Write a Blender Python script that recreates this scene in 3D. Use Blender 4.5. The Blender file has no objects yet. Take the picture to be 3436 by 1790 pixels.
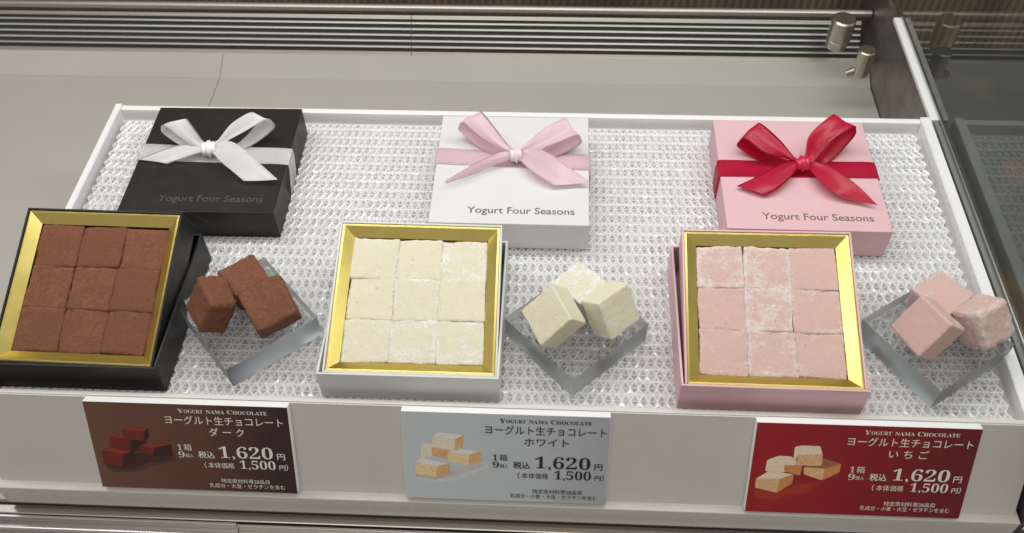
import bpy, bmesh, math, random
from mathutils import Vector, Matrix, Euler, noise
R = math.radians
K = 0.01                      # everything below is written in centimetres
scene = bpy.context.scene
COL = scene.collection

# ------------------------------------------------------------------ camera
cd = bpy.data.cameras.new('camera')
cd.sensor_width = 36.0
cd.lens = 32.95
cd.clip_start = 0.01
cd.clip_end = 50
cd.dof.use_dof = True
cd.dof.focus_distance = 0.515
cd.dof.aperture_fstop = 13
cam = bpy.data.objects.new('camera', cd)
COL.objects.link(cam)
cam.location = (1.46 * K, -38.115 * K, 40.43 * K)
cam.rotation_euler = (R(40.108), R(1.01), R(2.674))
scene.camera = cam

# ------------------------------------------------------------------ light
world = bpy.data.worlds.new('World')
scene.world = world
world.use_nodes = True
bg = world.node_tree.nodes['Background']
bg.inputs[0].default_value = (1.0, 0.955, 0.90, 1)
bg.inputs[1].default_value = 0.37

def area(name, loc, target, sx, sy, watts, col):
    l = bpy.data.lights.new(name, 'AREA')
    l.shape = 'RECTANGLE'
    l.size, l.size_y, l.energy, l.color = sx * K, sy * K, watts, col
    o = bpy.data.objects.new(name, l)
    COL.objects.link(o)
    o.location = [c * K for c in loc]
    d = Vector(target) - Vector(loc)
    o.rotation_euler = d.to_track_quat('-Z', 'Y').to_euler()
    return o

area('case_lamp', (-2, 7, 44), (-2, -3, 0), 110, 8, 2.3, (0.985, 1.0, 0.99))
area('front_fill_light', (-10, -90, 190), (0, 0, 0), 160, 110, 9.0, (1.0, 0.93, 0.84))  # unseen soft fill, added high in front to lift the front faces

scene.view_settings.view_transform = 'Standard'
scene.view_settings.look = 'None'
scene.view_settings.exposure = 0.10
scene.view_settings.gamma = 1.0
scene.view_settings.use_curve_mapping = False
scene.cycles.use_denoising = True
scene.cycles.max_bounces = 14
scene.cycles.transmission_bounces = 12
scene.cycles.transparent_max_bounces = 12
scene.cycles.glossy_bounces = 6
scene.cycles.diffuse_bounces = 5
scene.cycles.caustics_refractive = True
scene.cycles.caustics_reflective = True
scene.cycles.sample_clamp_indirect = 6

# ------------------------------------------------------------------ materials
class NT:
    def __init__(self, name):
        self.m = bpy.data.materials.new(name)
        self.m.use_nodes = True
        self.t = self.m.node_tree
        self.p = self.t.nodes['Principled BSDF']
        self.out = self.t.nodes['Material Output']
    def n(self, kind, **kw):
        nd = self.t.nodes.new(kind)
        for k, v in kw.items():
            if k.startswith('_'):
                setattr(nd, k[1:], v)
            else:
                nd.inputs[k.replace('__', ' ')].default_value = v
        return nd
    def l(self, a, b):
        self.t.links.new(a, b)
    def coord(self, what='Object', scale=(1, 1, 1)):
        tc = self.n('ShaderNodeTexCoord')
        mp = self.n('ShaderNodeMapping')
        mp.inputs['Scale'].default_value = scale
        self.l(tc.outputs[what], mp.inputs['Vector'])
        return mp.outputs['Vector']
    def noise(self, vec, scale, detail=4, rough=.55):
        nd = self.n('ShaderNodeTexNoise', Scale=scale, Detail=detail, Roughness=rough)
        self.l(vec, nd.inputs['Vector'])
        return nd.outputs['Fac']
    def ramp(self, fac, stops):
        nd = self.n('ShaderNodeValToRGB')
        el = nd.color_ramp.elements
        while len(el) < len(stops):
            el.new(0.5)
        for e, (p, c) in zip(el, stops):
            e.position = p
            e.color = (*c, 1) if len(c) == 3 else c
        self.l(fac, nd.inputs['Fac'])
        return nd.outputs['Color']
    def mix(self, fac, a, b):
        nd = self.n('ShaderNodeMix', _data_type='RGBA')
        for sock, v in ((nd.inputs[0], fac), (nd.inputs[6], a), (nd.inputs[7], b)):
            if isinstance(v, tuple):
                sock.default_value = (*v, 1)
            elif isinstance(v, (int, float)):
                sock.default_value = v
            else:
                self.l(v, sock)
        return nd.outputs[2]
    def math(self, op, a, b=0.0, clamp=False):
        nd = self.n('ShaderNodeMath', _operation=op, _use_clamp=clamp)
        for i, v in enumerate((a, b)):
            if isinstance(v, (int, float)):
                nd.inputs[i].default_value = v
            else:
                self.l(v, nd.inputs[i])
        return nd.outputs[0]
    def bump(self, h, strength, dist):
        nd = self.n('ShaderNodeBump', Strength=strength, Distance=dist)
        self.l(h, nd.inputs['Height'])
        self.l(nd.outputs['Normal'], self.p.inputs['Normal'])
    def set(self, **kw):
        for k, v in kw.items():
            s = self.p.inputs[k.replace('__', ' ')]
            s.default_value = (*v, 1) if s.type == 'RGBA' else v
        return self

def plain(name, col, rough=.5, spec=.5, metal=0.0, var=.04, vscale=60, bump=0.0, bscale=900, **kw):
    """paint, card or plastic with a faint cloudy unevenness and grain"""
    a = NT(name)
    a.set(Base__Color=col, Roughness=rough, Metallic=metal, Specular__IOR__Level=spec, **kw)
    v = a.coord()
    f = a.noise(v, vscale, 5)
    c = a.ramp(f, [(.3, tuple(x * (1 - var) for x in col)), (.7, tuple(min(1, x * (1 + var)) for x in col))])
    a.l(c, a.p.inputs['Base Color'])
    a.l(a.ramp(a.noise(v, vscale * 2.3, 4), [(.3, (rough * .85,) * 3), (.75, (min(1, rough * 1.2),) * 3)]), a.p.inputs['Roughness'])
    if bump:
        a.bump(a.noise(v, bscale, 3), bump, .0004)
    return a.m

def brushed(name, col, rough, scale=(3, 900, 900), metal=1.0, strength=.12):
    a = NT(name)
    a.set(Base__Color=col, Roughness=rough, Metallic=metal)
    v = a.coord('Object', scale)
    f = a.noise(v, 1.0, 4)
    a.l(a.ramp(f, [(.25, tuple(x * .66 for x in col)), (.75, tuple(min(1, x * 1.2) for x in col))]), a.p.inputs['Base Color'])
    a.bump(f, strength, .0003)
    return a.m

M = {}
M['acrylic_white'] = plain('white_acrylic', (.60, .58, .545), .28, .45, var=.012, vscale=25, Subsurface__Weight=0.0)
M['rim_white'] = plain('white_rim', (.86, .86, .86), .25, .5, var=.01)
M['deck'] = plain('white_enamel', (.455, .445, .41), .22, .5, var=.045, vscale=7)
M['steel'] = brushed('brushed_steel', (.50, .47, .43), .36)
M['dull_steel'] = brushed('mottled_steel', (.36, .34, .31), .45, (60, 60, 60))
M['alu'] = brushed('aluminium', (.66, .66, .65), .38)
M['dark_gap'] = plain('dark_recess', (.115, .118, .10), .7)
M['nickel'] = plain('satin_nickel', (.52, .50, .44), .24, .5, 1.0, var=.06, vscale=90)
M['black_card'] = plain('black_card', (.017, .0155, .0145), .42, .35, var=.12, vscale=40, bump=.08, bscale=3000)
M['white_card'] = plain('white_card', (.70, .70, .685), .45, .35, var=.01, bump=.05, bscale=3000)
M['pink_card'] = plain('pink_card', (.72, .47, .51), .45, .35, var=.015, bump=.05, bscale=3000)
M['black_in'] = plain('black_card_inside', (.012, .011, .011), .55, .3, var=.1)
M['white_in'] = plain('white_card_inside', (.80, .79, .76), .55, .3, var=.01)
M['pink_in'] = plain('pink_card_inside', (.76, .44, .49), .55, .3, var=.01)
M['foam'] = plain('white_foam_board', (.86, .86, .86), .6, .3, var=.01)
M['silver_foil'] = plain('silver_foil', (.26, .24, .21), .30, .5, 1.0, var=.1, vscale=400)
M['grey_ink'] = plain('dark_grey_foil', (.20, .195, .18), .35, .5, .55, var=.2, vscale=400)
M['gold_ink'] = plain('dull_gold_foil', (.30, .25, .17), .34, .5, .7, var=.25, vscale=400)

def gold():
    a = NT('gold_board')
    a.set(Base__Color=(.74, .58, .10), Metallic=1.0, Roughness=.27)
    v = a.coord()
    f = a.noise(v, 260, 4)
    a.l(a.ramp(f, [(.3, (.68, .55, .165)), (.7, (.71, .575, .185))]), a.p.inputs['Base Color'])
    a.l(a.ramp(a.noise(v, 90, 4), [(.3, (.27,) * 3), (.75, (.33,) * 3)]), a.p.inputs['Roughness'])
    a.bump(a.noise(v, 200, 2), .012, .0004)
    return a.m
M['gold'] = gold()

def satin(name, col, sheen, rough=.31):
    a = NT(name)
    a.set(Base__Color=col, Roughness=rough, Specular__IOR__Level=.75, Anisotropic=.4, Sheen__Weight=sheen, Sheen__Roughness=.4)
    v = a.coord('Object', (1, 1, 1))
    w = a.noise(v, 2600, 2)
    a.bump(w, .02, .0001)
    f = a.noise(v, 120, 3)
    a.l(a.ramp(f, [(.3, tuple(x * .97 for x in col)), (.7, tuple(min(1, x * 1.03) for x in col))]), a.p.inputs['Base Color'])
    tr = a.n('ShaderNodeBsdfTranslucent'); tr.inputs[0].default_value = (*[min(1, x * 1.05) for x in col], 1)
    mx = a.n('ShaderNodeMixShader'); mx.inputs[0].default_value = .12
    a.l(a.p.outputs[0], mx.inputs[1]); a.l(tr.outputs[0], mx.inputs[2]); a.l(mx.outputs[0], a.out.inputs[0])
    return a.m
M['ribbon_white'] = satin('white_satin', (.975, .975, .98), .1)
M['ribbon_pink'] = satin('pale_pink_satin', (.95, .77, .82), .1)
M['ribbon_red'] = satin('crimson_satin', (.70, .012, .078), .12, .34)

def glass(name, col=(1, 1, 1), rough=.0, ior=1.49):
    a = NT(name)
    a.set(Base__Color=col, Roughness=rough, IOR=ior, Transmission__Weight=1.0)
    return a
_g = glass('clear_acrylic', (.985, .99, .99))
_v = _g.coord()
_g.l(_g.ramp(_g.noise(_v, 300, 4), [(.45, (.0,) * 3), (.8, (.07,) * 3)]), _g.p.inputs['Roughness'])
M['acrylic_clear'] = _g.m

_g = glass('darkened_acrylic_edge', (.45, .48, .50))  # dark tint stands in for the dim reflections inside the clear sides
_v = _g.coord()
_g.l(_g.ramp(_g.noise(_v, 160, 3), [(.35, (.30,) * 3), (.75, (.36,) * 3)]), _g.p.inputs['Roughness'])
M['acrylic_edge'] = _g.m

def pane(name, tint):
    """thin glass pane: Fresnel mix of clear and mirror"""
    a = NT(name)
    t = a.n('ShaderNodeBsdfTransparent'); t.inputs[0].default_value = (*tint, 1)
    g = a.n('ShaderNodeBsdfGlossy'); g.inputs['Roughness'].default_value = .012
    g.inputs[0].default_value = (.92, .97, .95, 1)
    fr = a.n('ShaderNodeFresnel', IOR=1.55)
    mx = a.n('ShaderNodeMixShader')
    ge = a.n('ShaderNodeNewGeometry')               # reflect at the outer skin only
    a.l(a.math('MULTIPLY', fr.outputs[0], a.math('SUBTRACT', 1.0, ge.outputs['Backfacing'])), mx.inputs[0]); a.l(t.outputs[0], mx.inputs[1]); a.l(g.outputs[0], mx.inputs[2])
    a.l(mx.outputs[0], a.out.inputs[0])
    return a.m
M['pane'] = pane('glass_pane', (.88, .92, .89))
M['thin_clear'] = pane('thin_clear_plastic', (.97, .96, .97))

def choc(name, body, dust, lo, hi, edge, speck):
    a = NT(name)
    tc = a.n('ShaderNodeTexCoord')
    oi = a.n('ShaderNodeObjectInfo')
    ad = a.n('ShaderNodeVectorMath', _operation='ADD')
    sc = a.n('ShaderNodeVectorMath', _operation='SCALE')
    cx = a.n('ShaderNodeCombineXYZ')
    for i in range(3):
        a.l(oi.outputs['Random'], cx.inputs[i])
    a.l(cx.outputs[0], sc.inputs[0]); sc.inputs['Scale'].default_value = 3.7
    a.l(tc.outputs['Object'], ad.inputs[0]); a.l(sc.outputs[0], ad.inputs[1])
    v = ad.outputs[0]
    big = a.noise(v, 110, 6, .62)
    mid = a.noise(v, 640, 6, .7)
    fine = a.noise(v, 1900, 3, .7)
    at = a.n('ShaderNodeAttribute', _attribute_name='edge')
    s = a.math('ADD', a.math('MULTIPLY', big, .38), a.math('MULTIPLY', mid, .62))
    s = a.math('ADD', s, a.math('MULTIPLY', at.outputs['Fac'], edge))
    s = a.math('ADD', s, a.math('MULTIPLY', a.math('SUBTRACT', oi.outputs['Random'], .35), .13))
    f = a.ramp(s, [(lo, (0, 0, 0)), (hi, (1, 1, 1))])
    c0 = a.ramp(fine, [(.3, tuple(x * (1 - speck) for x in body)), (.7, tuple(min(1, x * (1 + speck)) for x in body))])
    a.l(a.mix(f, c0, dust), a.p.inputs['Base Color'])
    a.set(Roughness=.82, Specular__IOR__Level=.25)
    h = a.math('ADD', a.math('MULTIPLY', mid, .7), a.math('MULTIPLY', fine, .35))
    h = a.math('ADD', h, a.math('MULTIPLY', f, .25))
    a.bump(h, .8, .0006)
    return a
_c = choc('cocoa_dusted', (.185, .074, .042), (.27, .115, .068), .50, .70, .02, .25); M['choc_dark'] = _c.m
_c = choc('ivory_sugar_dusted', (.745, .70, .53), (.85, .84, .80), .53, .66, .06, .04)
_c.set(Subsurface__Weight=.15, Subsurface__Radius=(.004, .003, .002), Subsurface__Scale=.5); M['choc_white'] = _c.m
_c = choc('rose_sugar_dusted', (.65, .44, .405), (.76, .665, .64), .52, .68, .09, .06)
_c.set(Subsurface__Weight=.12, Subsurface__Radius=(.004, .002, .002), Subsurface__Scale=.5); M['choc_pink'] = _c.m

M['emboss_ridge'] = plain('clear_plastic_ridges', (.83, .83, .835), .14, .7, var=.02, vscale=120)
M['emboss_facet'] = plain('greyed_plastic_facets', (.57, .57, .565), .09, .8, var=.12, vscale=45)  # grey puts the dark surroundings that clear facets mirror into the colour

# ------------------------------------------------------------------ mesh helpers
def link_mesh(name, bm, mats, parent=None, smooth=False, loc=None, rot=None):
    me = bpy.data.meshes.new(name)
    bmesh.ops.scale(bm, vec=(K, K, K), verts=bm.verts)
    bm.normal_update()
    bm.to_mesh(me)
    bm.free()
    for m in (mats if isinstance(mats, (list, tuple)) else [mats]):
        me.materials.append(m)
    if smooth:
        for p in me.polygons:
            p.use_smooth = True
    o = bpy.data.objects.new(name, me)
    COL.objects.link(o)
    if parent:
        o.parent = parent
    if loc:
        o.location = [c * K for c in loc]
    if rot:
        o.rotation_euler = rot
    return o

def thing(name, label, cat, loc=(0, 0, 0), rot=(0, 0, 0), group=None):
    o = bpy.data.objects.new(name, None)
    o.empty_display_size = .02
    COL.objects.link(o)
    o.location = [c * K for c in loc]
    o.rotation_euler = rot
    return tag(o, label, cat, group)

def tag(o, label, cat, group=None):
    o['label'] = label
    o['category'] = cat
    if group:
        o['group'] = group
    return o

def add_box(bm, x0, x1, y0, y1, z0, z1, bev=0.0, seg=2, mi=0):
    vs = [bm.verts.new((x, y, z)) for z in (z0, z1) for y in (y0, y1) for x in (x0, x1)]
    F = [(0, 2, 3, 1), (4, 5, 7, 6), (0, 1, 5, 4), (2, 6, 7, 3), (0, 4, 6, 2), (1, 3, 7, 5)]
    fs = [bm.faces.new([vs[i] for i in f]) for f in F]
    for f in fs:
        f.material_index = mi
    if bev:
        es = list({e for f in fs for e in f.edges})
        bmesh.ops.bevel(bm, geom=es, offset=bev, segments=seg, profile=.5, affect='EDGES')
    return fs

def box_mesh(name, dims, mat, parent=None, bev=0.0, seg=2, **kw):
    bm = bmesh.new()
    add_box(bm, *dims, bev=bev, seg=seg)
    return link_mesh(name, bm, mat, parent, **kw)

def add_prism(bm, prof, x0, x1, mi=0):
    """closed (y, z) profile swept along x"""
    a = [bm.verts.new((x0, y, z)) for y, z in prof]
    b = [bm.verts.new((x1, y, z)) for y, z in prof]
    n = len(prof)
    fs = [bm.faces.new((a[i], a[(i + 1) % n], b[(i + 1) % n], b[i])) for i in range(n)]
    fs += [bm.faces.new(a[::-1]), bm.faces.new(b)]
    bmesh.ops.recalc_face_normals(bm, faces=fs)
    for f in fs:
        f.material_index = mi
    return fs

def add_tube(bm, p0, p1, r, n=28, r1=None, bev=0.0):
    p0, p1 = Vector(p0), Vector(p1)
    d = (p1 - p0).normalized()
    q = d.to_track_quat('Z', 'Y')
    L = (p1 - p0).length
    r1 = r if r1 is None else r1
    rings = []
    prof = [(0, r - bev), (bev, r), (L - bev, r1), (L, r1 - bev)] if bev else [(0, r), (L, r1)]
    for h, rr in prof:
        rings.append([bm.verts.new(p0 + q @ Vector((math.cos(2 * math.pi * i / n) * rr, math.sin(2 * math.pi * i / n) * rr, h))) for i in range(n)])
    for a, b in zip(rings, rings[1:]):
        for i in range(n):
            bm.faces.new((a[i], a[(i + 1) % n], b[(i + 1) % n], b[i]))
    bm.faces.new(rings[0][::-1])
    bm.faces.new(rings[-1])

def catmull(pts, n):
    P = [Vector(p) for p in pts]
    P = [P[0] * 2 - P[1]] + P + [P[-1] * 2 - P[-2]]
    out = []
    segs = len(P) - 3
    for k in range(n + 1):
        t = k / n * segs
        i = min(int(t), segs - 1)
        u = t - i
        a, b, c, d = P[i:i + 4]
        out.append(.5 * ((2 * b) + (c - a) * u + (2 * a - 5 * b + 4 * c - d) * u * u + (3 * b - a - 3 * c + d) * u ** 3))
    return out

def strip_mesh(name, U, D, mat, parent, n=48, m=7, bulge=.05, thick=.022, gather=0.0, seed=0):
    """ribbon between two edge curves"""
    u, d = catmull(U, n), catmull(D, n)
    bm = bmesh.new()
    rows = []
    for k in range(n + 1):
        a, b = u[k], d[k]
        j = min(k + 1, n); i = max(k - 1, 0)
        tn = ((u[j] + d[j]) - (u[i] + d[i]))
        nr = tn.cross(b - a)
        nr = nr.normalized() if nr.length > 1e-6 else Vector((0, 0, 1))
        row = []
        for q in range(m + 1):
            s = q / m
            t = k / n
            off = bulge * (math.sin(math.pi * s)) + gather * (1 - t) ** 2 * math.sin(s * 9.5 + seed) * .5
            off += .025 * noise.noise(Vector((t * 5 + seed, s * 1.5, seed)))
            row.append(bm.verts.new(a.lerp(b, s) + nr * off))
        rows.append(row)
    for k in range(n):
        for q in range(m):
            bm.faces.new((rows[k][q], rows[k + 1][q], rows[k + 1][q + 1], rows[k][q + 1]))
    bmesh.ops.solidify(bm, geom=bm.faces[:], thickness=thick)
    return link_mesh(name, bm, mat, parent, smooth=True)

def text_mesh(name, items, mat, parent, to3d, lift=.012, depth=0.01):
    """items: (string, left, baseline, width, cap height, weight); to3d(u, v, w) gives the point in cm"""
    bm = bmesh.new()
    for s, u, v, w, h, wt in items:
        c = bpy.data.curves.new('t', 'FONT')
        c.body = s
        c.offset = wt
        c.resolution_u = 4
        o = bpy.data.objects.new('t', c)
        COL.objects.link(o)
        bpy.context.view_layer.update()
        me = o.to_mesh()
        co = [Vector(x.co) for x in me.vertices]
        if co:
            x0, x1 = min(p.x for p in co), max(p.x for p in co)
            sx = w / max(x1 - x0, 1e-6)
            vs = [bm.verts.new(to3d(u + (p.x - x0) * sx, v + p.y * h, lift)) for p in co]
            for pl in me.polygons:
                try:
                    bm.faces.new([vs[i] for i in pl.vertices])
                except ValueError:
                    pass
        o.to_mesh_clear()
        bpy.data.objects.remove(o)
        bpy.data.curves.remove(c)
    return link_mesh(name, bm, mat, parent)

def serif(s):
    r = ''
    for ch in s:
        if 'A' <= ch <= 'Z':
            r += chr(0x1D400 + ord(ch) - 65)
        elif 'a' <= ch <= 'z':
            r += chr(0x1D41A + ord(ch) - 97)
        elif '0' <= ch <= '9':
            r += chr(0x1D7CE + ord(ch) - 48)
        else:
            r += ch
    return r

# ------------------------------------------------------------------ the display case
def struct(o):
    o['kind'] = 'structure'
    return o
DZ = -6.0
bm = bmesh.new()
add_box(bm, -80, -25.10, -16.4, 19.55, DZ - .4, DZ, .03)
add_box(bm, -25.06, 25.35, -16.4, 19.55, DZ - .4, DZ, .02)
for a, b in ((-80, -25.10), (-25.06, 25.35)):       # the deck folds up at the back
    add_prism(bm, [(19.55, DZ - .4), (21.62, -5.56), (21.62, -5.16), (19.55, DZ - .002)], a, b)
struct(link_mesh('case_floor', bm, M['deck']))
struct(box_mesh('case_floor_underside', (-80, 25.35, -16.4, 21.6, DZ - .8, DZ - .5), M['dark_gap']))

# rear air grille, in two lengths
def grille(x0, x1, label):
    t = thing('air_grille', label, 'air grille', (0, 0, 0), group='air grille lengths along the back of the case')
    ca, sa = math.cos(R(50)), math.sin(R(50))
    P = lambda s, h: (21.66 + s * ca - h * sa, -5.24 + s * sa + h * ca)
    prof = lambda s0, s1, h0, h1: [P(s0, h0), P(s1, h0), P(s1, h1), P(s0, h1)]
    bm = bmesh.new()
    add_prism(bm, prof(-.05, 3.3, -.6, -.5), x0, x1)
    link_mesh('backing', bm, M['dark_gap'], t)
    bm = bmesh.new()
    for k in range(5):
        s = .72 + k * .455
        add_prism(bm, prof(s, s + .03, -.42, .02), x0, x1)
        add_prism(bm, prof(s - .07, s + .055, .02, .06), x0, x1)
    link_mesh('slat', bm, M['alu'], t)
    bm = bmesh.new()
    add_prism(bm, prof(-.02, .34, -.3, .05), x0, x1)
    add_prism(bm, prof(2.84, 3.12, -.3, .05), x0, x1)
    link_mesh('frame', bm, M['steel'], t)
    return t
grille(-80, -10.1, 'left length of slotted aluminium air grille, ending in a joint behind the black box')
grille(-10.04, 24.6, 'right length of slotted aluminium air grille, ending behind the metal clamps')
bm = bmesh.new()
add_tube(bm, (-80, 24.05, -2.45), (25.3, 24.05, -2.45), .34, 20)
tag(link_mesh('steel_rail', bm, M['steel'], smooth=False), 'round steel bar running along the top of the air grille', 'rail')

def ribbed():
    a = NT('ribbed_brown_panel')
    a.set(Roughness=.42, Metallic=.35)
    v = a.coord('Object', (1, 1, 1))
    w = a.n('ShaderNodeTexWave', _wave_type='BANDS', _bands_direction='X', Scale=52.0, Distortion=.6)
    a.l(v, w.inputs['Vector'])
    big = a.n('ShaderNodeTexNoise', Scale=9.0, Detail=2)
    v2 = a.coord('Object', (1, .05, .05)); a.l(v2, big.inputs['Vector'])
    c = a.ramp(big.outputs['Fac'], [(.34, (.13, .105, .085)), (.5, (.30, .23, .17)), (.6, (.20, .17, .145)), (.72, (.38, .26, .22))])
    a.l(a.mix(a.math('MULTIPLY', w.outputs['Fac'], .45), c, (.06, .05, .04)), a.p.inputs['Base Color'])
    a.bump(w.outputs['Fac'], .4, .002)
    return a.m
tag(box_mesh('back_panel', (-80, 60, 27.6, 28.2, -8, 40), ribbed()), 'ribbed brown metal panel closing the back of the case', 'panel')

# right wall of the case
t = thing('side_wall', 'low mottled steel wall with white edging under the glass at the right', 'case wall', (25.4, 0, DZ))
bm = bmesh.new(); add_box(bm, 0, .3, -16.4, 27, -.4, 6.2)
link_mesh('steel_face', bm, M['dull_steel'], t)
bm = bmesh.new(); add_box(bm, -.22, .32, 8.45, 19.4, 6.2, 6.5, .04)
link_mesh('white_edging', bm, M['rim_white'], t)
bm = bmesh.new(); add_box(bm, -.02, .32, -16.4, 8.42, 6.2, 6.42, .04)
link_mesh('dark_gap_strip', bm, plain('grey_gap_strip', (.22, .22, .20), .5), t)  # strip added and coloured to stand for the shaded gap beside the tray
bm = bmesh.new(); add_box(bm, .26, .345, -16.4, 19.4, 6.52, 6.68, .015)
link_mesh('glass_channel', bm, M['alu'], t)
tag(box_mesh('glass_wall', (25.76, 26.26, -22, 23.4, .22, 26), M['pane']), 'upright clear glass end panel reflecting the inside of the case', 'glass panel')

# clamps that hold the glass
t = thing('glass_clamp', 'larger cylindrical satin nickel clamp, farther from the trays, over the end of the grille', 'clamp', (22.0, 20.1, -3.2), group='nickel glass clamps')
bm = bmesh.new(); add_tube(bm, (0, 0, 1.35), (.03, -.02, 3.1), .86, 36, .86, .10)
link_mesh('knob', bm, M['nickel'], t, smooth=False)
bm = bmesh.new(); add_tube(bm, (-.05, .0, .6), (0, 0, 1.36), .74, 32, .80, .06)
link_mesh('collar', bm, M['nickel'], t)
bm = bmesh.new(); add_tube(bm, (.1, .3, 1.6), (1.55, 4.5, -1.45), .2, 20)
link_mesh('stay', bm, M['steel'], t)
t = thing('glass_clamp', 'smaller cylindrical satin nickel clamp with a foot, nearer the pink box', 'clamp', (23.15, 16.9, -2.6), group='nickel glass clamps')
bm = bmesh.new(); add_tube(bm, (0, 0, .0), (.0, 0, 2.15), .56, 32, .60, .07)
link_mesh('knob', bm, M['nickel'], t)
bm = bmesh.new(); add_tube(bm, (-.95, .05, -.05), (-.2, 0, .45), .30, 20, .30, .05)
link_mesh('foot', bm, M['nickel'], t)
bm = bmesh.new(); add_tube(bm, (.05, .2, .9), (1.75, 5.0, -2.6), .16, 20)
link_mesh('stay', bm, M['steel'], t)

# front ledge and sliding rails
struct(box_mesh('case_front', (-80, 25.6, -17.06, -16.5, -9, -6.32), M['steel'], bev=.08))
def rail(x0, x1, y, label):
    t = thing('glass_rail', label, 'rail', (0, y, -6.3), group='front rails of the case')
    for yy, h, w in ((0, .10, .14), (-.62, .0, .10)):
        bm = bmesh.new(); add_box(bm, x0, x1, yy - w, yy, -1.2, h, .02)
        link_mesh('ridge', bm, M['alu'], t)
    bm = bmesh.new(); add_box(bm, x0, x1, -1.6, -.02, -1.3, -.42)
    link_mesh('channel', bm, M['steel'], t)
rail(-80, -15.0, -17.16, 'left length of aluminium rail along the front, ending under the dark price card')
rail(-14.95, 26.5, -17.24, 'right length of aluminium rail along the front, running below the blue and red price cards')
struct(box_mesh('shop_floor', (-300, 400, -300, 300, -110, -100), plain('shop_floor', (.20, .18, .15), .5, var=.35, vscale=5)))
tag(box_mesh('corner_post', (25.75, 27.2, -16.1, -14.9, -12, -5.9), M['alu'], bev=.08), 'bright metal corner block at the front right of the case', 'corner post')
def mottled():
    a = NT('mottled_counter')
    a.set(Roughness=.5)
    v = a.coord()
    c = a.ramp(a.noise(v, 6.5, 2), [(.36, (.018, .018, .013)), (.46, (.06, .054, .04)), (.55, (.045, .046, .038)), (.61, (.13, .075, .04)), (.70, (.02, .028, .036))])
    a.l(c, a.p.inputs['Base Color'])
    return a.m
box_n = box_mesh('counter', (34, 110, -60, 60, -60, -22), mottled())
tag(box_n, 'dark neighbouring counter dimly seen through the glass end panel', 'counter')

# ------------------------------------------------------------------ tray
X0, X1, YB, YF, ZR = -27.4, 25.02, 8.34, -13.91, .80
tray = thing('display_tray', 'wide white acrylic display tray with sloped front carrying the price cards', 'tray', (0, 0, 0))
box_mesh('tray_floor', (X0 + .4, X1 - .4, YF + .2, YB - .3, -.6, -.22), M['acrylic_white'], tray)
box_mesh('back_rim', (X0 + .40, X1 - .62, YB - .42, YB, -5.9, ZR - .14), M['rim_white'], tray, bev=.05)
for xa, xb, ya in ((X0, X0 + .42, YB + .02), (X1 - .62, X1, YB + .03)):
    bm = bmesh.new()
    add_prism(bm, [(ya, -5.9), (ya, ZR), (YF + .02, ZR), (YF - 2.62, -5.9)], xa, xb)
    bmesh.ops.bevel(bm, geom=bm.edges[:], offset=.04, segments=2, affect='EDGES')
    link_mesh('side_rim', bm, M['rim_white'], tray)
dy, dz = 2.21, 5.08
bm = bmesh.new()
add_prism(bm, [(YF, ZR - .01), (YF - dy, ZR - dz), (YF - dy + .32, ZR - dz), (YF + .32, ZR - .01)], X0 + .01, X1 - .01)
bmesh.ops.bevel(bm, geom=[e for e in bm.edges if abs(e.verts[0].co.z - e.verts[1].co.z) < .01 and e.verts[0].co.z > 0], offset=.05, segments=2, affect='EDGES')
link_mesh('front_panel', bm, M['acrylic_white'], tray)
box_mesh('lip', (X0 - .15, X1 + .2, YF - dy - .46, YF - dy + .35, -5.95, ZR - dz + .005), M['acrylic_white'], tray, bev=.05)

# clear mat: hemp-leaf relief, every triangle a little pit
def mat_mesh():
    bm = bmesh.new()
    px = .45
    py = px * math.sqrt(3) / 2
    x0, x1, y0, y1 = X0 + .52, X1 - .70, YF + .37, YB - .46
    nx, ny = int((x1 - x0) / px), int((y1 - y0) / py)
    g = {}
    def V(i, j):
        if (i, j) not in g:
            w = .012 * noise.noise(Vector((i * .35, j * .35, 1)))
            g[i, j] = bm.verts.new((x0 + i * px + (j % 2) * px / 2, y0 + j * py, .05 + w))
        return g[i, j]
    rnd = random.Random(3)
    for j in range(ny):
        for i in range(nx):
            if j % 2 == 0:
                tris = [(V(i, j), V(i + 1, j), V(i, j + 1)), (V(i + 1, j), V(i + 1, j + 1), V(i, j + 1))]
            else:
                tris = [(V(i, j), V(i + 1, j), V(i + 1, j + 1)), (V(i, j), V(i + 1, j + 1), V(i, j + 1))]
            for up, T in zip((1, 0) if j % 2 == 0 else (0, 1), tris):
                c = (T[0].co + T[1].co + T[2].co) / 3
                f = (.28 if up else .38) + rnd.uniform(-.04, .04)             # flat ridge round every pit
                I = [bm.verts.new(v.co.lerp(c, f) - Vector((0, 0, .045))) for v in T]
                c.z -= (.19 if up else .075) + rnd.uniform(-.03, .03)
                c.x += rnd.uniform(-.035, .035)
                c.y += rnd.uniform(-.03, .05)
                m = bm.verts.new(c)
                for a, b in ((0, 1), (1, 2), (2, 0)):
                    bm.faces.new((T[a], T[b], I[b], I[a]))
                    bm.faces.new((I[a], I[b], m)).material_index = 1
    return bm
o = link_mesh('textured_mat', mat_mesh(), [M['emboss_ridge'], M['emboss_facet']])
tag(o, 'clear plastic mat embossed with small triangles lining the white tray', 'mat')

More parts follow.
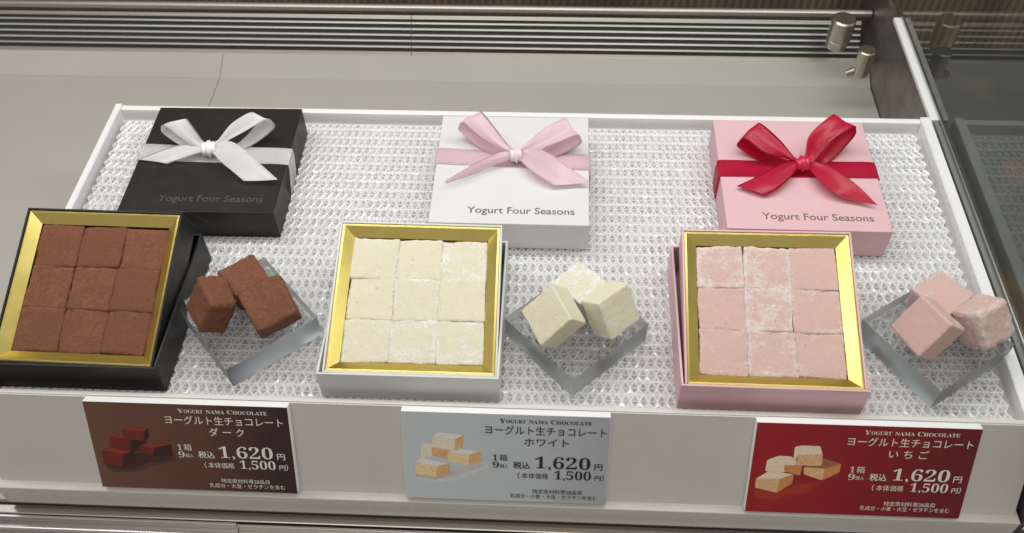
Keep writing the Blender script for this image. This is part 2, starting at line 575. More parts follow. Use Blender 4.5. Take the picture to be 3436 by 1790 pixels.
# ------------------------------------------------------------------ gift boxes with bows
def knot_mesh(bm, c, r, seed):
    n, m = 36, 22
    vs = []
    for j in range(m + 1):
        th = math.pi * j / m
        row = []
        for i in range(n):
            ph = 2 * math.pi * i / n
            d = Vector((math.sin(th) * math.cos(ph), math.cos(th), math.sin(th) * math.sin(ph)))
            f = 1 + .11 * math.sin(9.5 * d.x + 1.6 * d.y + seed) + .05 * math.sin(17 * d.x - 3 * d.z + 2 * seed)
            row.append(bm.verts.new(Vector(c) + Vector((d.x * r[0], d.y * r[1], d.z * r[2])) * f))
        vs.append(row)
    for j in range(m):
        for i in range(n):
            bm.faces.new((vs[j][i], vs[j][(i + 1) % n], vs[j + 1][(i + 1) % n], vs[j + 1][i]))
    bmesh.ops.remove_doubles(bm, verts=bm.verts, dist=1e-4)

def loop_edges(knot, U, D, fall):
    """outer strand as traced, then the fold over and the strand back to the knot"""
    k = Vector(knot)
    A, B = Vector(U[-1]), Vector(D[-1])
    d = ((A + B) / 2 - k); d.z = 0; d.normalize()
    up = Vector((0, 0, 1))
    opn = (A - B).normalized() * (.13 * fall); opn.z = 0
    rnd = .15 + .09 * fall
    res = []
    for pts, E, s in ((U, A, 1), (D, B, -1)):
        side = (A - B).normalized() * s
        st = [k + side * .16 + d * .12] + [Vector(p) for p in pts]
        back = E * .5 + k * .5
        st += [E + d * rnd - up * (.18 + .06 * fall) - opn * .3, E + d * (rnd * .6) - up * (.48 + .2 * fall) - opn * .5, back - up * (.45 + .35 * fall) + side * .05 - opn, k + side * .12 - up * .12 + d * .1]
        res.append(st)
    return res

def gift_box(label, centre, rot, cardm, ribm, foil, d, text_w=.009):
    t = thing('gift_box', label, 'gift box', (centre[0], centre[1], .05), (0, 0, rot), 'closed gift boxes')
    H, S = 2.06, 4.5
    box_mesh('lid', (-S, S, -S, S, 0.0, H), cardm, t, bev=.05, seg=3)
    top = lambda u, v, w: (u, v, H + w)
    L, Rr = d['band']
    # ribbon band over the top and down both sides
    sw = d.get('swell', .03)
    prof = [(-S - .03, .05, L), (-S - .05 - sw, 1.1, L), (-S - .04, 1.85, L), (-S + .16, H + .03, L), (-2.2, H + .025, None), (2.2, H + .025, None),
            (S - .16, H + .03, Rr), (S + .05 + sw, 1.8, Rr), (S + .06 + 2.2 * sw, 1.1, d.get('fallR', Rr)), (S + .03, .1, d.get('fallR', Rr))]
    U, D = [], []
    for x, z, yy in prof:
        if yy is None:
            f = (x + S) / (2 * S)
            yy = (L[0] + (Rr[0] - L[0]) * f, L[1] + (Rr[1] - L[1]) * f)
        U.append((x, yy[0], z)); D.append((x, yy[1], z))
    strip_mesh('ribbon_band', U, D, ribm, t, n=90, m=4, bulge=-.004, thick=.018)
    kn = Vector(d['knot'])
    kn.z -= .12
    bm = bmesh.new()
    knot_mesh(bm, kn, d['kr'], d['seed'])
    bow = link_mesh('bow', bm, ribm, t, smooth=True)
    for U, D, fall in ((d['lupE'], d['lloE'], d['fall'][0]), (d['rupE'], d['rloE'], d['fall'][1])):
        U2, D2 = loop_edges(kn, U, D, fall)
        strip_mesh('loop', U2, D2, ribm, bow, n=72, m=8, bulge=.05, gather=.10, seed=d['seed'])
    for U, D in ((d['ltU'], d['ltD']), (d['rtU'], d['rtD'])):
        c = kn
        st = lambda q: [c + (Vector(q[0]) - c) * .3] + [Vector(p) for p in q]
        strip_mesh('tail', st(U), st(D), ribm, bow, n=52, m=8, bulge=.06, gather=.10, seed=d['seed'] + 1)
    u, v, w = d['text']
    text_mesh('lettering', [('Yogurt Four Seasons', u, v, w, .70, text_w)], foil, t, top, lift=.006)
    return t

BLACK = dict(knot=(-.19, .18, 2.7), kr=(.50, .52, .44), seed=1.3, fall=(1.2, 1.7), swell=.05, fallR=(.35, -1.2),
    lupE=[(-.57, .53, 2.95), (-.93, .9, 3.3), (-1.51, 1.5, 3.7)], lloE=[(-1.17, .23, 2.7), (-2.14, .68, 3.1), (-2.92, 1.13, 3.5)],
    rupE=[(.37, .62, 2.95), (1.09, 1.38, 3.5), (2.17, 1.96, 3.9)], rloE=[(.62, .49, 2.75), (1.95, .92, 3.3), (3.2, 1.5, 3.75)],
    ltU=[(-.73, .46, 2.75), (-2.06, .43, 2.6), (-3.34, .12, 2.35), (-4.54, -.42, 2.2)], ltD=[(-.53, -.13, 2.6), (-1.22, -.39, 2.5), (-1.85, -.57, 2.35), (-2.5, -.81, 2.25)],
    rtU=[(.27, .72, 2.8), (1.52, .3, 2.9), (2.98, -.99, 2.75), (4.41, -2.26, 2.5)], rtD=[(.12, -.17, 2.6), (.92, -1.16, 2.75), (1.73, -1.81, 2.65), (2.41, -2.3, 2.4)],
    band=((1.06, -.36), (.82, -.58)), text=(-2.4, -3.66, 6.1))
WHITE = dict(knot=(.23, .48, 2.75), kr=(.42, .46, .42), seed=2.1, fall=(1.3, 1.5),
    lupE=[(-.34, 1.05, 3.0), (-1.0, 1.81, 3.4), (-1.84, 2.8, 3.8)], lloE=[(-1.1, 1.0, 2.85), (-2.1, 1.53, 3.1), (-2.99, 2.17, 3.5)],
    rupE=[(.72, .97, 3.0), (1.75, 1.77, 3.5), (2.91, 2.4, 3.8)], rloE=[(1.2, .7, 2.8), (2.4, .96, 3.1), (3.67, 1.41, 3.4)],
    ltU=[(-.4, .58, 2.85), (-1.22, .01, 3.0), (-2.4, -.87, 2.9), (-3.76, -1.78, 2.6)], ltD=[(-.22, .12, 2.5), (-1.13, -.3, 2.45), (-2.11, -.89, 2.35), (-3.66, -1.78, 2.4)],
    rtU=[(.68, .9, 2.8), (1.86, .59, 2.9), (3.27, -.55, 2.75), (4.54, -1.49, 2.45)], rtD=[(.44, .14, 2.6), (1.05, -.78, 2.7), (1.84, -1.42, 2.6), (2.49, -1.76, 2.4)],
    band=((1.52, .16), (1.24, -.14)), text=(-2.38, -3.71, 6.05))
PINK = dict(knot=(.18, .19, 2.75), kr=(.44, .46, .42), seed=3.4, fall=(1.3, 2.2), swell=.05,
    lupE=[(-.33, .42, 2.9), (-1.06, 1.36, 3.3), (-2.12, 2.33, 3.7)], lloE=[(-.81, .49, 2.7), (-2.14, .62, 3.0), (-3.13, 1.4, 3.3)],
    rupE=[(.35, .79, 2.9), (.52, 1.45, 3.7), (1.89, 2.74, 4.1)], rloE=[(.93, .43, 2.8), (1.62, 1.09, 3.5), (2.95, 1.85, 4.0)],
    ltU=[(-.25, .18, 2.75), (-1.3, -.09, 2.7), (-2.52, -.82, 2.5), (-3.73, -1.46, 2.3)], ltD=[(-.1, -.06, 2.6), (-.7, -.98, 2.6), (-1.49, -1.78, 2.5), (-2.23, -2.17, 2.3)],
    rtU=[(.54, .25, 2.75), (1.58, -.33, 2.9), (2.78, -1.52, 2.8), (3.9, -2.8, 2.4)], rtD=[(.45, -.05, 2.6), (.78, -1.2, 2.75), (1.36, -1.96, 2.65), (2.12, -2.34, 2.4)],
    band=((.90, -.48), (1.0, -.36)), text=(-2.48, -3.74, 6.1))
gift_box('closed matte black gift box tied with a white satin bow', (-18.94, 2.06), R(.6), M['black_card'], M['ribbon_white'], M['silver_foil'], BLACK)
gift_box('closed white gift box tied with a pale pink satin bow', (-1.07, 1.69), R(0), M['white_card'], M['ribbon_pink'], M['grey_ink'], WHITE)
gift_box('closed pink gift box tied with a crimson satin bow', (15.52, 1.73), R(-.2), M['pink_card'], M['ribbon_red'], M['gold_ink'], PINK)

# ------------------------------------------------------------------ open boxes on their lids
def shell(bm, h, x, y, z0, z1, w, floor=True):
    """hollow open box: four walls and a floor"""
    add_box(bm, -x, x, -y, -y + w, z0, z1, .03)
    add_box(bm, -x, x, y - w, y, z0, z1, .03)
    add_box(bm, -x, -x + w, -y + w + .002, y - w - .002, z0, z1 - .002, .025)
    add_box(bm, x - w, x, -y + w + .002, y - w - .002, z0, z1 - .002, .025)
    if floor:
        add_box(bm, -x + w + .002, x - w - .002, -y + w + .002, y - w - .002, z0, z0 + w)

def choc_mesh(seed, size, rough=1.0, rnd=.2, n=18):
    rg = random.Random(seed)
    bm = bmesh.new()
    lay = bm.verts.layers.float.new('edge')
    h = Vector(size) / 2
    cache = {}
    def put(p):
        key = tuple(round(c, 4) for c in p)
        if key in cache:
            return cache[key]
        q = Vector((p[0] * h.x, p[1] * h.y, p[2] * h.z))
        inner = Vector([max(-(h[i] - rnd), min(h[i] - rnd, q[i])) for i in range(3)])
        dlt = q - inner
        if dlt.length > 1e-6:
            nrm = dlt.normalized()
            q = inner + nrm * rnd
        else:
            nrm = Vector((0, 0, 1))
        o = Vector((seed * 3.17, seed * 1.31, seed * .77))
        a = noise.noise_vector(q * .55 + o) * .085
        b = noise.noise(q * 2.6 + o) * .035 + noise.noise(q * 6.5 + o) * .018 + noise.noise(q * 15 + o) * .016
        e = sorted([abs(p[0]) * h.x - h.x, abs(p[1]) * h.y - h.y, abs(p[2]) * h.z - h.z])
        ed = max(0.0, 1 + e[1] / .32)
        v = bm.verts.new(q + (a + nrm * b * (1 + ed)) * rough)
        v[lay] = ed
        cache[key] = v
        return v
    ax = [(-1 + 2 * i / n) for i in range(n + 1)]
    ax = [math.copysign(abs(a) ** .8, a) for a in ax]
    for f in range(3):
        for s in (-1, 1):
            for i in range(n):
                for j in range(n):
                    q = []
                    for (u, v) in ((ax[i], ax[j]), (ax[i + 1], ax[j]), (ax[i + 1], ax[j + 1]), (ax[i], ax[j + 1])):
                        p = [0, 0, 0]
                        p[f], p[(f + 1) % 3], p[(f + 2) % 3] = s, u, v
                        q.append(put(p))
                    if s < 0:
                        q.reverse()
                    bm.faces.new(q)
    return bm

ROWS = ('back', 'middle', 'front')
COLS = ('left', 'centre', 'right')
def open_box(kind, cardm, inm, chm, lid_c, lid_r, c, rot, SI, colour, seed, word):
    t = thing('box_lid', f'upturned {colour} lid on the mat holding the open box of {word} chocolates', 'box lid', (lid_c[0], lid_c[1], .05), (0, 0, lid_r), 'upturned lids under the open boxes')
    bm = bmesh.new(); shell(bm, 0, 4.5, 4.5, 0, 2.05, .12)
    link_mesh('tray_wall', bm, cardm, t)
    t = thing('open_box', f'open {colour} box with gold insert tilted on its lid, full of {word} chocolates', 'open box', c, rot, 'open boxes of chocolates')
    x = SI / 2
    bm = bmesh.new(); shell(bm, 0, x, x, -1.9, 0, .11)
    link_mesh('box_wall', bm, cardm, t)
    # gold insert: raised flat edge, sloping collar, straight sides, floor
    bm = bmesh.new()
    rings = [(x - .115, -1.6), (x - .115, -.10), (x - .16, -.055), (x - .22, -.06), (x - .74, -.44), (x - .745, -1.6)]
    prev = None
    vr = []
    for r, z in rings:
        vr.append([bm.verts.new((a * r, b * r, z)) for a, b in ((-1, -1), (1, -1), (1, 1), (-1, 1))])
    for a, b in zip(vr, vr[1:]):
        for i in range(4):
            bm.faces.new((a[i], a[(i + 1) % 4], b[(i + 1) % 4], b[i]))
    bm.faces.new(vr[-1])
    bmesh.ops.bevel(bm, geom=[e for e in bm.edges if abs(e.verts[0].co.z + .06) < .02 and abs(e.verts[1].co.z + .06) < .02], offset=.02, segments=2, affect='EDGES')
    link_mesh('gold_insert', bm, M['gold'], t)
    # nine chocolates
    Mx = Matrix.Translation(Vector(c)) @ Euler(rot).to_matrix().to_4x4()
    rg = random.Random(seed)
    pitch = (x - .755) * 2 / 3
    for j in range(3):
        for i in range(3):
            s = seed * 20 + j * 3 + i
            sx, sy = pitch * rg.uniform(1.0, 1.03), pitch * rg.uniform(1.0, 1.03)
            p = Mx @ Vector(((i - 1) * pitch * .995 + rg.uniform(-.03, .03), (1 - j) * pitch * .995 + rg.uniform(-.03, .03), -.98 + rg.uniform(-.05, .05)))
            o = link_mesh('chocolate', choc_mesh(s, (sx, sy, 1.05), .80, .13 if kind == 'dark' else .09), chm, smooth=True)
            o.matrix_world = Matrix.Translation(p * K) @ (Euler(rot).to_matrix() @ Euler((R(rg.uniform(-1, 1)), R(rg.uniform(-1, 1)), R(rg.uniform(-1.6, 1.6)))).to_matrix()).to_4x4()
            where = 'centre piece' if (i, j) == (1, 1) else f'{ROWS[j]} row {COLS[i]} piece'
            tag(o, f'{word} chocolate square, {where} in the open {colour} box', 'chocolate', f'{word} chocolates in the open box')
def crumbs(c, rot, x, m, seed, label):
    rg = random.Random(seed)
    Mx = Euler(rot).to_matrix()
    bm = bmesh.new()
    p = x * 2 / 3
    for k in range(150):
        kind = rg.random()
        if kind < .45:                                     # in the joints between the squares
            a, b = rg.choice((-.5, .5)) * p + rg.gauss(0, .05), rg.uniform(-x, x)
            if rg.random() < .5:
                a, b = b, a
            z = -.45
        elif kind < .8:                                    # along the foot of the collar
            a, b = rg.choice((-1, 1)) * (x + rg.uniform(-.03, .02)), rg.uniform(-x, x)
            if rg.random() < .6:
                a, b = b, -abs(a)
            z = -.47
        else:
            a, b, z = rg.uniform(-x, x), rg.uniform(-x, x), -.43
        s = rg.uniform(.012, .045)
        q = Vector(c) + Mx @ Vector((a, b, z))
        mt = Matrix.Translation(q) @ Euler((rg.random() * 6, rg.random() * 6, rg.random() * 6)).to_matrix().to_4x4() @ Matrix.Diagonal((s * rg.uniform(.6, 1.5), s, s * .7, 1))
        bmesh.ops.create_icosphere(bm, subdivisions=1, radius=1, matrix=mt)
    o = tag(link_mesh('crumbs', bm, m), label, 'crumbs')
    o['kind'] = 'stuff'
DW, WW, PW = 'cocoa dusted brown', 'sugar dusted ivory', 'sugar dusted pink'
open_box('dark', M['black_card'], M['black_in'], M['choc_dark'], (-22.55, -8.56), 0, (-22.5, -8.78, 3.2), (R(19.8), R(-.9), R(-1.56)), 8.5, 'black', 1, DW)
open_box('white', M['white_card'], M['white_in'], M['choc_white'], (-5.53, -8.56), 0, (-5.505, -8.69, 2.93), (R(12.5), R(1.87), R(1.29)), 8.6, 'white', 2, WW)
open_box('pink', M['pink_card'], M['pink_in'], M['choc_pink'], (12.31, -8.64), R(-.4), (12.37, -8.95, 3.13), (R(14.4), R(-2.1), R(-1.65)), 8.6, 'pink', 3, PW)

crumbs((-22.5, -8.78, 3.2), (R(19.8), R(-.9), R(-1.56)), 3.5, M['choc_dark'], 5, 'cocoa crumbs scattered between the brown squares in the open black box')
crumbs((-5.505, -8.69, 2.93), (R(12.5), R(1.87), R(1.29)), 3.55, M['choc_white'], 6, 'white sugar crumbs scattered between the ivory squares in the open white box')
crumbs((12.37, -8.95, 3.13), (R(14.4), R(-2.1), R(-1.65)), 3.55, M['choc_pink'], 7, 'pink sugar crumbs scattered between the pink squares in the open pink box')

# clear disc stand behind the dark open box
bm = bmesh.new()
add_tube(bm, (-19.55, -3.30, .95), (-19.55, -3.18, .95), 2.05, 64, None, .0)
tag(link_mesh('disc_stand', bm, M['thin_clear']), 'clear plastic disc standing between the black gift box and the open black box', 'stand')

# ------------------------------------------------------------------ acrylic blocks and loose chocolates
def block(corners, z1, label):
    A, B, C = [Vector((*p, 0)) for p in corners]         # left, front, right
    Dd = A + C - B
    c = (A + B + C + Dd) / 4
    bm = bmesh.new()
    lo = [bm.verts.new((p.x - c.x, p.y - c.y, 0)) for p in (A, B, C, Dd)]
    hi = [bm.verts.new((p.x - c.x, p.y - c.y, z1 - .07)) for p in (A, B, C, Dd)]
    fs = [bm.faces.new(lo[::-1]), bm.faces.new(hi)] + [bm.faces.new((lo[i], lo[(i + 1) % 4], hi[(i + 1) % 4], hi[i])) for i in range(4)]
    for f in fs[2:]:
        f.material_index = 1
    bmesh.ops.bevel(bm, geom=bm.edges[:], offset=.03, segments=2, affect='EDGES')
    o = link_mesh('acrylic_block', bm, [M['acrylic_clear'], M['acrylic_edge']], loc=(c.x, c.y, .07))
    return tag(o, label, 'acrylic block', 'clear blocks carrying chocolates')
ZB = 1.6
block(((-18.38, -8.63), (-14.69, -12.67), (-10.72, -9.25)), ZB, 'clear acrylic block carrying the loose brown chocolates')
block(((-.99, -8.95), (2.59, -12.65), (6.45, -9.06)), ZB, 'clear acrylic block carrying the loose ivory chocolates')
block(((17.39, -8.4), (20.29, -12.7), (24.65, -9.76)), ZB, 'clear acrylic block carrying the loose pink chocolates')

def loose(kind, chm, word, seed, pos, rot, size, label, rough, rnd):
    bm = choc_mesh(seed, size, rough, rnd, 26)
    e = Euler([R(a) for a in rot])
    o = link_mesh('chocolate', bm, chm, smooth=True, loc=pos, rot=e)
    tag(o, label, 'chocolate', f'loose {word} chocolates on a clear block')
loose('dark', M['choc_dark'], DW, 101, (-15.82, -9.63, 2.93), (2.7, 32.8, 33.1), (1.58, 2.18, 2.13), 'loose brown chocolate standing on edge at left of the clear block', 1.25, .24)
loose('dark', M['choc_dark'], DW, 102, (-12.82, -9.63, 2.92), (22.3, -9.3, 30.7), (2.27, 2.27, 1.5), 'loose brown chocolate with a small crack leaning at right of the clear block', .9, .15)
loose('dark', M['choc_dark'], DW, 103, (-14.65, -7.62, 2.30), (0, 0, 40), (2.12, 2.22, 1.40), 'loose brown chocolate lying flat behind the two leaning brown ones', .9, .2)
loose('white', M['choc_white'], WW, 111, (1.56, -9.85, 3.02), (10, -43.7, 20.6), (2.22, 2.22, 1.40), 'loose ivory chocolate tilted on its corner at left of the clear block', .42, .08)
loose('white', M['choc_white'], WW, 112, (4.42, -9.26, 2.95), (56.5, 2.5, 44.2), (2.13, 2.13, 1.45), 'loose ivory chocolate with a powdered upper edge standing at right of the block', .5, .10)
loose('white', M['choc_white'], WW, 113, (2.86, -7.55, 2.29), (0, 0, 48), (2.08, 2.08, 1.38), 'loose ivory chocolate lying flat behind the other two ivory ones', .5, .10)
loose('pink', M['choc_pink'], PW, 121, (19.85, -9.93, 3.01), (-8.2, -51.8, 29.8), (2.22, 2.22, 1.40), 'loose pink chocolate with a smooth face tilted at left of the clear block', .4, .11)
loose('pink', M['choc_pink'], PW, 122, (22.70, -9.44, 2.98), (-40.7, -1.5, 33.4), (2.12, 1.82, 2.08), 'loose pink chocolate with rounded corners and heavy powder at right of the block', .95, .34)
loose('pink', M['choc_pink'], PW, 123, (21.21, -7.69, 2.36), (-1, -2, 38), (2.22, 2.22, 1.48), 'loose pink chocolate lying flat behind the other two pink ones', .45, .14)

# ------------------------------------------------------------------ price cards
nrm = Vector((0, -dz, dy)).normalized()
dwn = Vector((0, -dy, -dz)).normalized()
org = Vector((0, YF, ZR))
def sheet_mat(name, stops, rough=.35, axis='X'):
    """printed sheet: the print itself shades across the card"""
    a = NT(name)
    a.set(Roughness=rough, Specular__IOR__Level=.4)
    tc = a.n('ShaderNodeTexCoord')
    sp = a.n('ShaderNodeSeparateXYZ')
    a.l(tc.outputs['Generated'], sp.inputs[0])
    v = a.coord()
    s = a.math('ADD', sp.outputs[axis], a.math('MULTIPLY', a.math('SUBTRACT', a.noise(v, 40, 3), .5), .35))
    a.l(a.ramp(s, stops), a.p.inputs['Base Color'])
    return a.m

def price_card(u0, w, h, sheet, ink, name2, allergens, polys, pal, label, sub, subx, ws):
    t = thing('price_card', label, 'price card', (0, 0, 0), group='price cards on the tray front')
    def P(u, v, k):                    # card coordinates: u right, v down, k out of the card
        q = org + Vector((u0 + u, 0, 0)) + dwn * v + nrm * (.46 + k)
        return q
    bm = bmesh.new()
    c = [P(a, b, k) for k in (-.44, 0) for a, b in ((0, 0), (w, 0), (w, h), (0, h))]
    vs = [bm.verts.new(p) for p in c]
    for f in ((0, 1, 2, 3), (7, 6, 5, 4), (0, 4, 5, 1), (1, 5, 6, 2), (2, 6, 7, 3), (3, 7, 4, 0)):
        bm.faces.new([vs[i] for i in f])
    bmesh.ops.recalc_face_normals(bm, faces=bm.faces[:])
    bmesh.ops.bevel(bm, geom=bm.edges[:], offset=.015, segments=1, affect='EDGES')
    link_mesh('foam_board', bm, M['foam'], t)
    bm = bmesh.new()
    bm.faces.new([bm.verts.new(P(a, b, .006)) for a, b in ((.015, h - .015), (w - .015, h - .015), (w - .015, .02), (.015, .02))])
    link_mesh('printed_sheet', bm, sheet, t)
    bm = bmesh.new()
    for n, (mi, pts) in enumerate(polys):
        # rounded printed shapes
        q = [Vector((a, b, 0)) for a, b in pts]
        out = []
        for i in range(len(q)):
            p0, p1, p2 = q[i - 1], q[i], q[(i + 1) % len(q)]
            r = .09
            a = p1 + (p0 - p1).normalized() * r
            b = p1 + (p2 - p1).normalized() * r
            for s in (0, .33, .66, 1):
                out.append((1 - s) ** 2 * a + 2 * s * (1 - s) * p1 + s * s * b)
        f = bm.faces.new([bm.verts.new(P(p.x, p.y, .009 + .0015 * n)) for p in out][::-1])
        f.material_index = mi
    link_mesh('printed_photo', bm, pal, t)
    tt = lambda u, v, k: P(u, -v, k + .03)
    T = lambda nm, items: text_mesh(nm, [(s, u, -v, ww, hh, wt) for s, u, v, ww, hh, wt in items], ink, t, tt)
    sh = subx
    x = lambda a: a + sh
    T('printed_heading', [(serif('Y'), x(4.76), .50, .30, .36, -.001), (serif('OGURT'), x(5.08), .50, .96, .30, -.001),
        (serif('NAMA'), x(6.20), .50, .93, .30, -.001), (serif('C'), x(7.26), .50, .26, .36, -.001), (serif('HOCOLATE'), x(7.54), .50, 1.72, .30, -.001),
        ('ヨーグルト生チョコレート', x(4.04), 1.14, 5.95, .56, .004), (sub, x(6.12) - (ws - 1.9) / 2, 1.82, ws, .55, .004)])
    T('printed_price', [(serif('1'), x(4.42), 2.80, .22, .52, -.008), ('箱', x(4.74), 2.78, .40, .44, 0),
        (serif('9'), x(4.40), 3.25, .32, .52, -.008), ('個入', x(4.76), 3.22, .42, .26, 0),
        ('税込', x(5.43), 3.22, .84, .46, .012), (serif('1,620'), x(6.52), 3.20, 2.75, 1.02, -.006), ('円', x(9.48), 3.18, .40, .44, .012),
        ('（', x(5.66), 3.84, .11, .40, 0), ('本体価格', x(5.86), 3.84, 1.34, .40, 0), (serif('1,500'), x(7.50), 3.86, 1.83, .76, -.006),
        ('円', x(9.52), 3.84, .31, .35, .01), ('）', x(9.86), 3.84, .11, .40, .008)])
    T('printed_ingredients', [('特定原材料等28品目', x(6.40), 4.78, 2.5, .30, 0), (allergens, x(9.68) - (3.94 if '小' not in allergens else 4.4), 5.10, 3.94 if '小' not in allergens else 4.4, .30, 0)])
    return t

def ink(name, col, rough=.45, v=.06, s=240):
    return plain(name, col, rough, .35, var=v, vscale=s)
W1, W2 = ink('pale_ink', (.86, .84, .79)), ink('black_ink', (.02, .02, .022))
# printed pictures: pieces of chocolate as flat shapes (tone 0 top, 1 front, 2 side, 3 shade)
blue_poly = [(6, [(.4, 3.7), (2.6, 3.5), (4.1, 2.9), (4.3, 3.25), (2.9, 4.05), (1.6, 4.38), (.45, 4.15)]), (3, [(.5, 3.75), (2.6, 3.55), (4.0, 2.95), (4.08, 3.18), (2.6, 3.88), (1.6, 4.18), (.55, 3.98)]), (7, [(.6, 3.8), (2.3, 3.6), (2.5, 3.72), (1.65, 4.08), (.62, 3.9)]),
    (4, [(.92, 1.93), (1.46, 1.9), (1.46, 2.7), (.85, 2.8)]), (2, [(1.44, 2.05), (2.3, 2.2), (2.3, 2.85), (1.44, 2.62)]),
    (0, [(2.22, 2.40), (2.85, 2.13), (3.87, 2.30), (3.34, 2.49)]), (1, [(2.22, 2.39), (3.35, 2.47), (3.27, 3.19), (2.26, 2.95)]), (2, [(3.33, 2.47), (3.88, 2.29), (3.93, 2.91), (3.26, 3.19)]),
    (0, [(1.50, 1.46), (1.78, 1.17), (3.05, 1.31), (2.62, 1.60)]), (4, [(1.49, 1.44), (2.64, 1.58), (2.62, 2.30), (1.44, 2.12)]), (2, [(2.61, 1.58), (3.06, 1.30), (2.98, 2.09), (2.60, 2.30)]),
    (0, [(.56, 3.05), (.95, 2.78), (2.28, 3.09), (1.69, 3.31)]), (1, [(.56, 3.03), (1.71, 3.29), (1.63, 3.99), (.56, 3.82)]), (2, [(1.69, 3.29), (2.29, 3.08), (2.33, 3.71), (1.61, 3.99)])]
dark_poly = [(6, [(.3, 3.7), (1.2, 3.4), (2.4, 2.9), (4.2, 3.0), (4.2, 3.55), (2.8, 3.95), (1.9, 4.35), (.6, 4.35)]), (3, [(.4, 3.75), (1.2, 3.55), (2.4, 3.05), (4.1, 3.1), (4.0, 3.45), (2.6, 3.75), (1.9, 4.15), (.7, 4.15)]),
    (0, [(.96, 2.13), (1.35, 1.95), (2.2, 2.1), (2.0, 2.35)]), (1, [(.96, 2.1), (2.05, 2.3), (2.0, 3.0), (.9, 2.8)]), (2, [(2.0, 2.3), (2.9, 2.3), (2.9, 2.95), (1.95, 3.05)]),
    (0, [(2.5, 2.62), (3.0, 2.38), (4.11, 2.5), (3.2, 2.75)]), (1, [(2.45, 2.62), (3.2, 2.72), (3.05, 3.2), (2.4, 3.0)]), (2, [(3.18, 2.70), (4.12, 2.48), (4.05, 3.2), (3.05, 3.25)]),
    (0, [(1.70, 1.66), (2.02, 1.42), (3.08, 1.50), (2.80, 1.75)]), (1, [(1.68, 1.64), (2.85, 1.72), (2.78, 2.31), (1.75, 2.25)]), (2, [(2.83, 1.72), (3.09, 1.49), (3.05, 2.15), (2.77, 2.31)]),
    (0, [(.45, 3.0), (.85, 2.78), (2.02, 3.0), (1.5, 3.2)]), (1, [(.42, 2.98), (1.52, 3.18), (1.35, 4.02), (.40, 3.82)]), (2, [(1.5, 3.18), (2.04, 2.98), (2.1, 3.7), (1.33, 4.02)])]
red_poly = [(6, [(.3, 3.9), (1.5, 4.1), (2.4, 3.6), (3.6, 3.4), (3.3, 4.2), (2.0, 4.5), (1.3, 4.9), (.35, 4.7)]), (3, [(.34, 3.98), (1.5, 4.22), (2.4, 3.7), (3.2, 3.55), (3.0, 4.1), (2.0, 4.35), (1.3, 4.75), (.4, 4.55)]),
    (0, [(.76, 2.22), (1.25, 1.95), (1.88, 1.97), (2.35, 2.4), (1.75, 2.6)]), (0, [(.74, 2.2), (1.85, 2.3), (1.7, 2.95), (.72, 2.91)]), (2, [(1.6, 2.5), (2.5, 2.5), (2.44, 3.12), (1.65, 2.9)]),
    (5, [(2.6, 2.6), (3.4, 2.0), (4.34, 2.31), (3.60, 2.66)]), (1, [(2.56, 2.58), (3.62, 2.64), (3.57, 3.36), (2.62, 3.03)]), (2, [(3.60, 2.64), (4.35, 2.30), (4.32, 2.85), (3.56, 3.36)]),
    (0, [(1.97, 1.38), (2.3, 1.28), (3.17, 1.29), (3.37, 1.80), (2.21, 1.86), (2.0, 2.4)]), (1, [(2.22, 1.84), (3.37, 1.78), (3.40, 2.47), (2.12, 2.49)]),
    (0, [(.34, 3.37), (.94, 2.86), (2.12, 3.05), (1.48, 3.38)]), (1, [(.32, 3.35), (1.5, 3.36), (1.46, 4.23), (.34, 3.95)]), (2, [(1.48, 3.36), (2.14, 3.03), (2.13, 3.62), (1.45, 4.23)])]
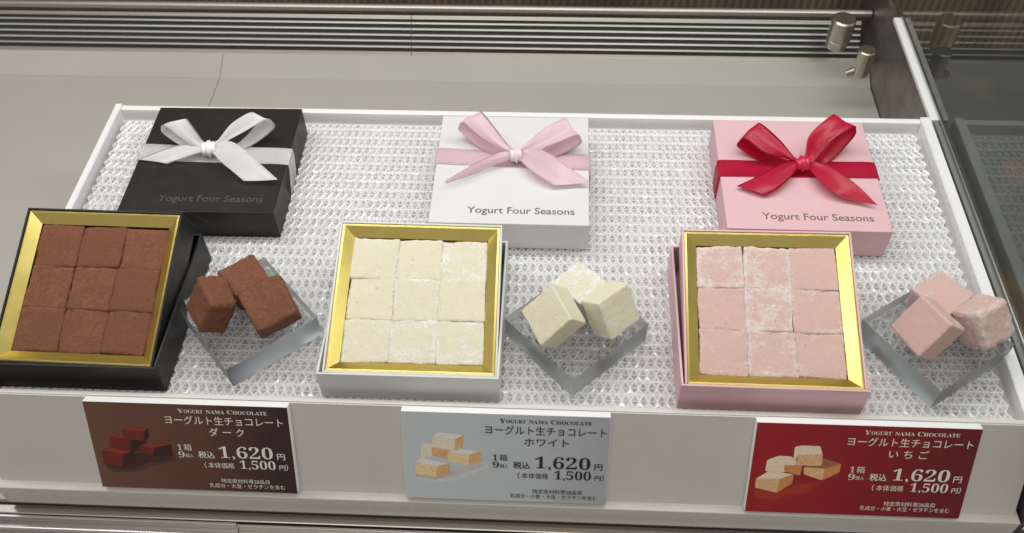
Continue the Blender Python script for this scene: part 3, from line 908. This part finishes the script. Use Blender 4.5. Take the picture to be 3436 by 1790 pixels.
blue_pal = [ink('print_icing', (.80, .79, .79), v=.10, s=900), ink('print_cream', (.84, .68, .38), v=.16, s=900), ink('print_caramel', (.74, .44, .21), v=.16, s=900),
    ink('print_soft_shade', (.56, .56, .58)), ink('print_pale', (.82, .74, .60), v=.14, s=900), ink('print_a', (.6, .6, .6)), ink('print_faint_shade', (.63, .665, .69)), ink('print_warm_shade', (.56, .47, .45))]
dark_pal = [ink('print_red_cocoa', (.26, .042, .026), v=.22, s=900), ink('print_cocoa', (.17, .026, .018), v=.22, s=900), ink('print_deep_cocoa', (.050, .017, .014), v=.2, s=900),
    ink('print_dark_shade', (.060, .027, .020)), ink('print_b', (.1, .1, .1)), ink('print_c', (.1, .1, .1)), ink('print_faint_dark', (.105, .046, .032)), ink('print_d', (.05, .02, .02))]
red_pal = [ink('print_cream_top', (.88, .74, .54), v=.12, s=900), ink('print_peach', (.78, .48, .27), v=.18, s=900), ink('print_orange', (.66, .28, .11), v=.18, s=900),
    ink('print_reflection', (.40, .042, .022)), ink('print_e', (.6, .5, .4)), ink('print_brown', (.36, .15, .065), v=.2, s=900), ink('print_faint_reflection', (.36, .022, .022)), ink('print_f', (.4, .02, .02))]
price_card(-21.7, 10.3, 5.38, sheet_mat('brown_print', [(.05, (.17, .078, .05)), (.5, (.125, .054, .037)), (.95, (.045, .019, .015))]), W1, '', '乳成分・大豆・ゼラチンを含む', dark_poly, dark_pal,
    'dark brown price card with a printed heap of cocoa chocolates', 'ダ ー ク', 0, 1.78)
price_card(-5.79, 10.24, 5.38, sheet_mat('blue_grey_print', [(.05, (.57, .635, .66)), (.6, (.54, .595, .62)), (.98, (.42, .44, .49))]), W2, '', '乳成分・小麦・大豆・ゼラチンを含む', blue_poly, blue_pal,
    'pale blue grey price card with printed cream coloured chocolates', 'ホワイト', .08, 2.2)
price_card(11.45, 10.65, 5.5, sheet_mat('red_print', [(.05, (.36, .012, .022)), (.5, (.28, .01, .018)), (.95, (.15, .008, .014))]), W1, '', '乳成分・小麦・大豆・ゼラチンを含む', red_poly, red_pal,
    'deep red price card with printed cream and peach chocolates', 'い ち ご', .38, 1.9)
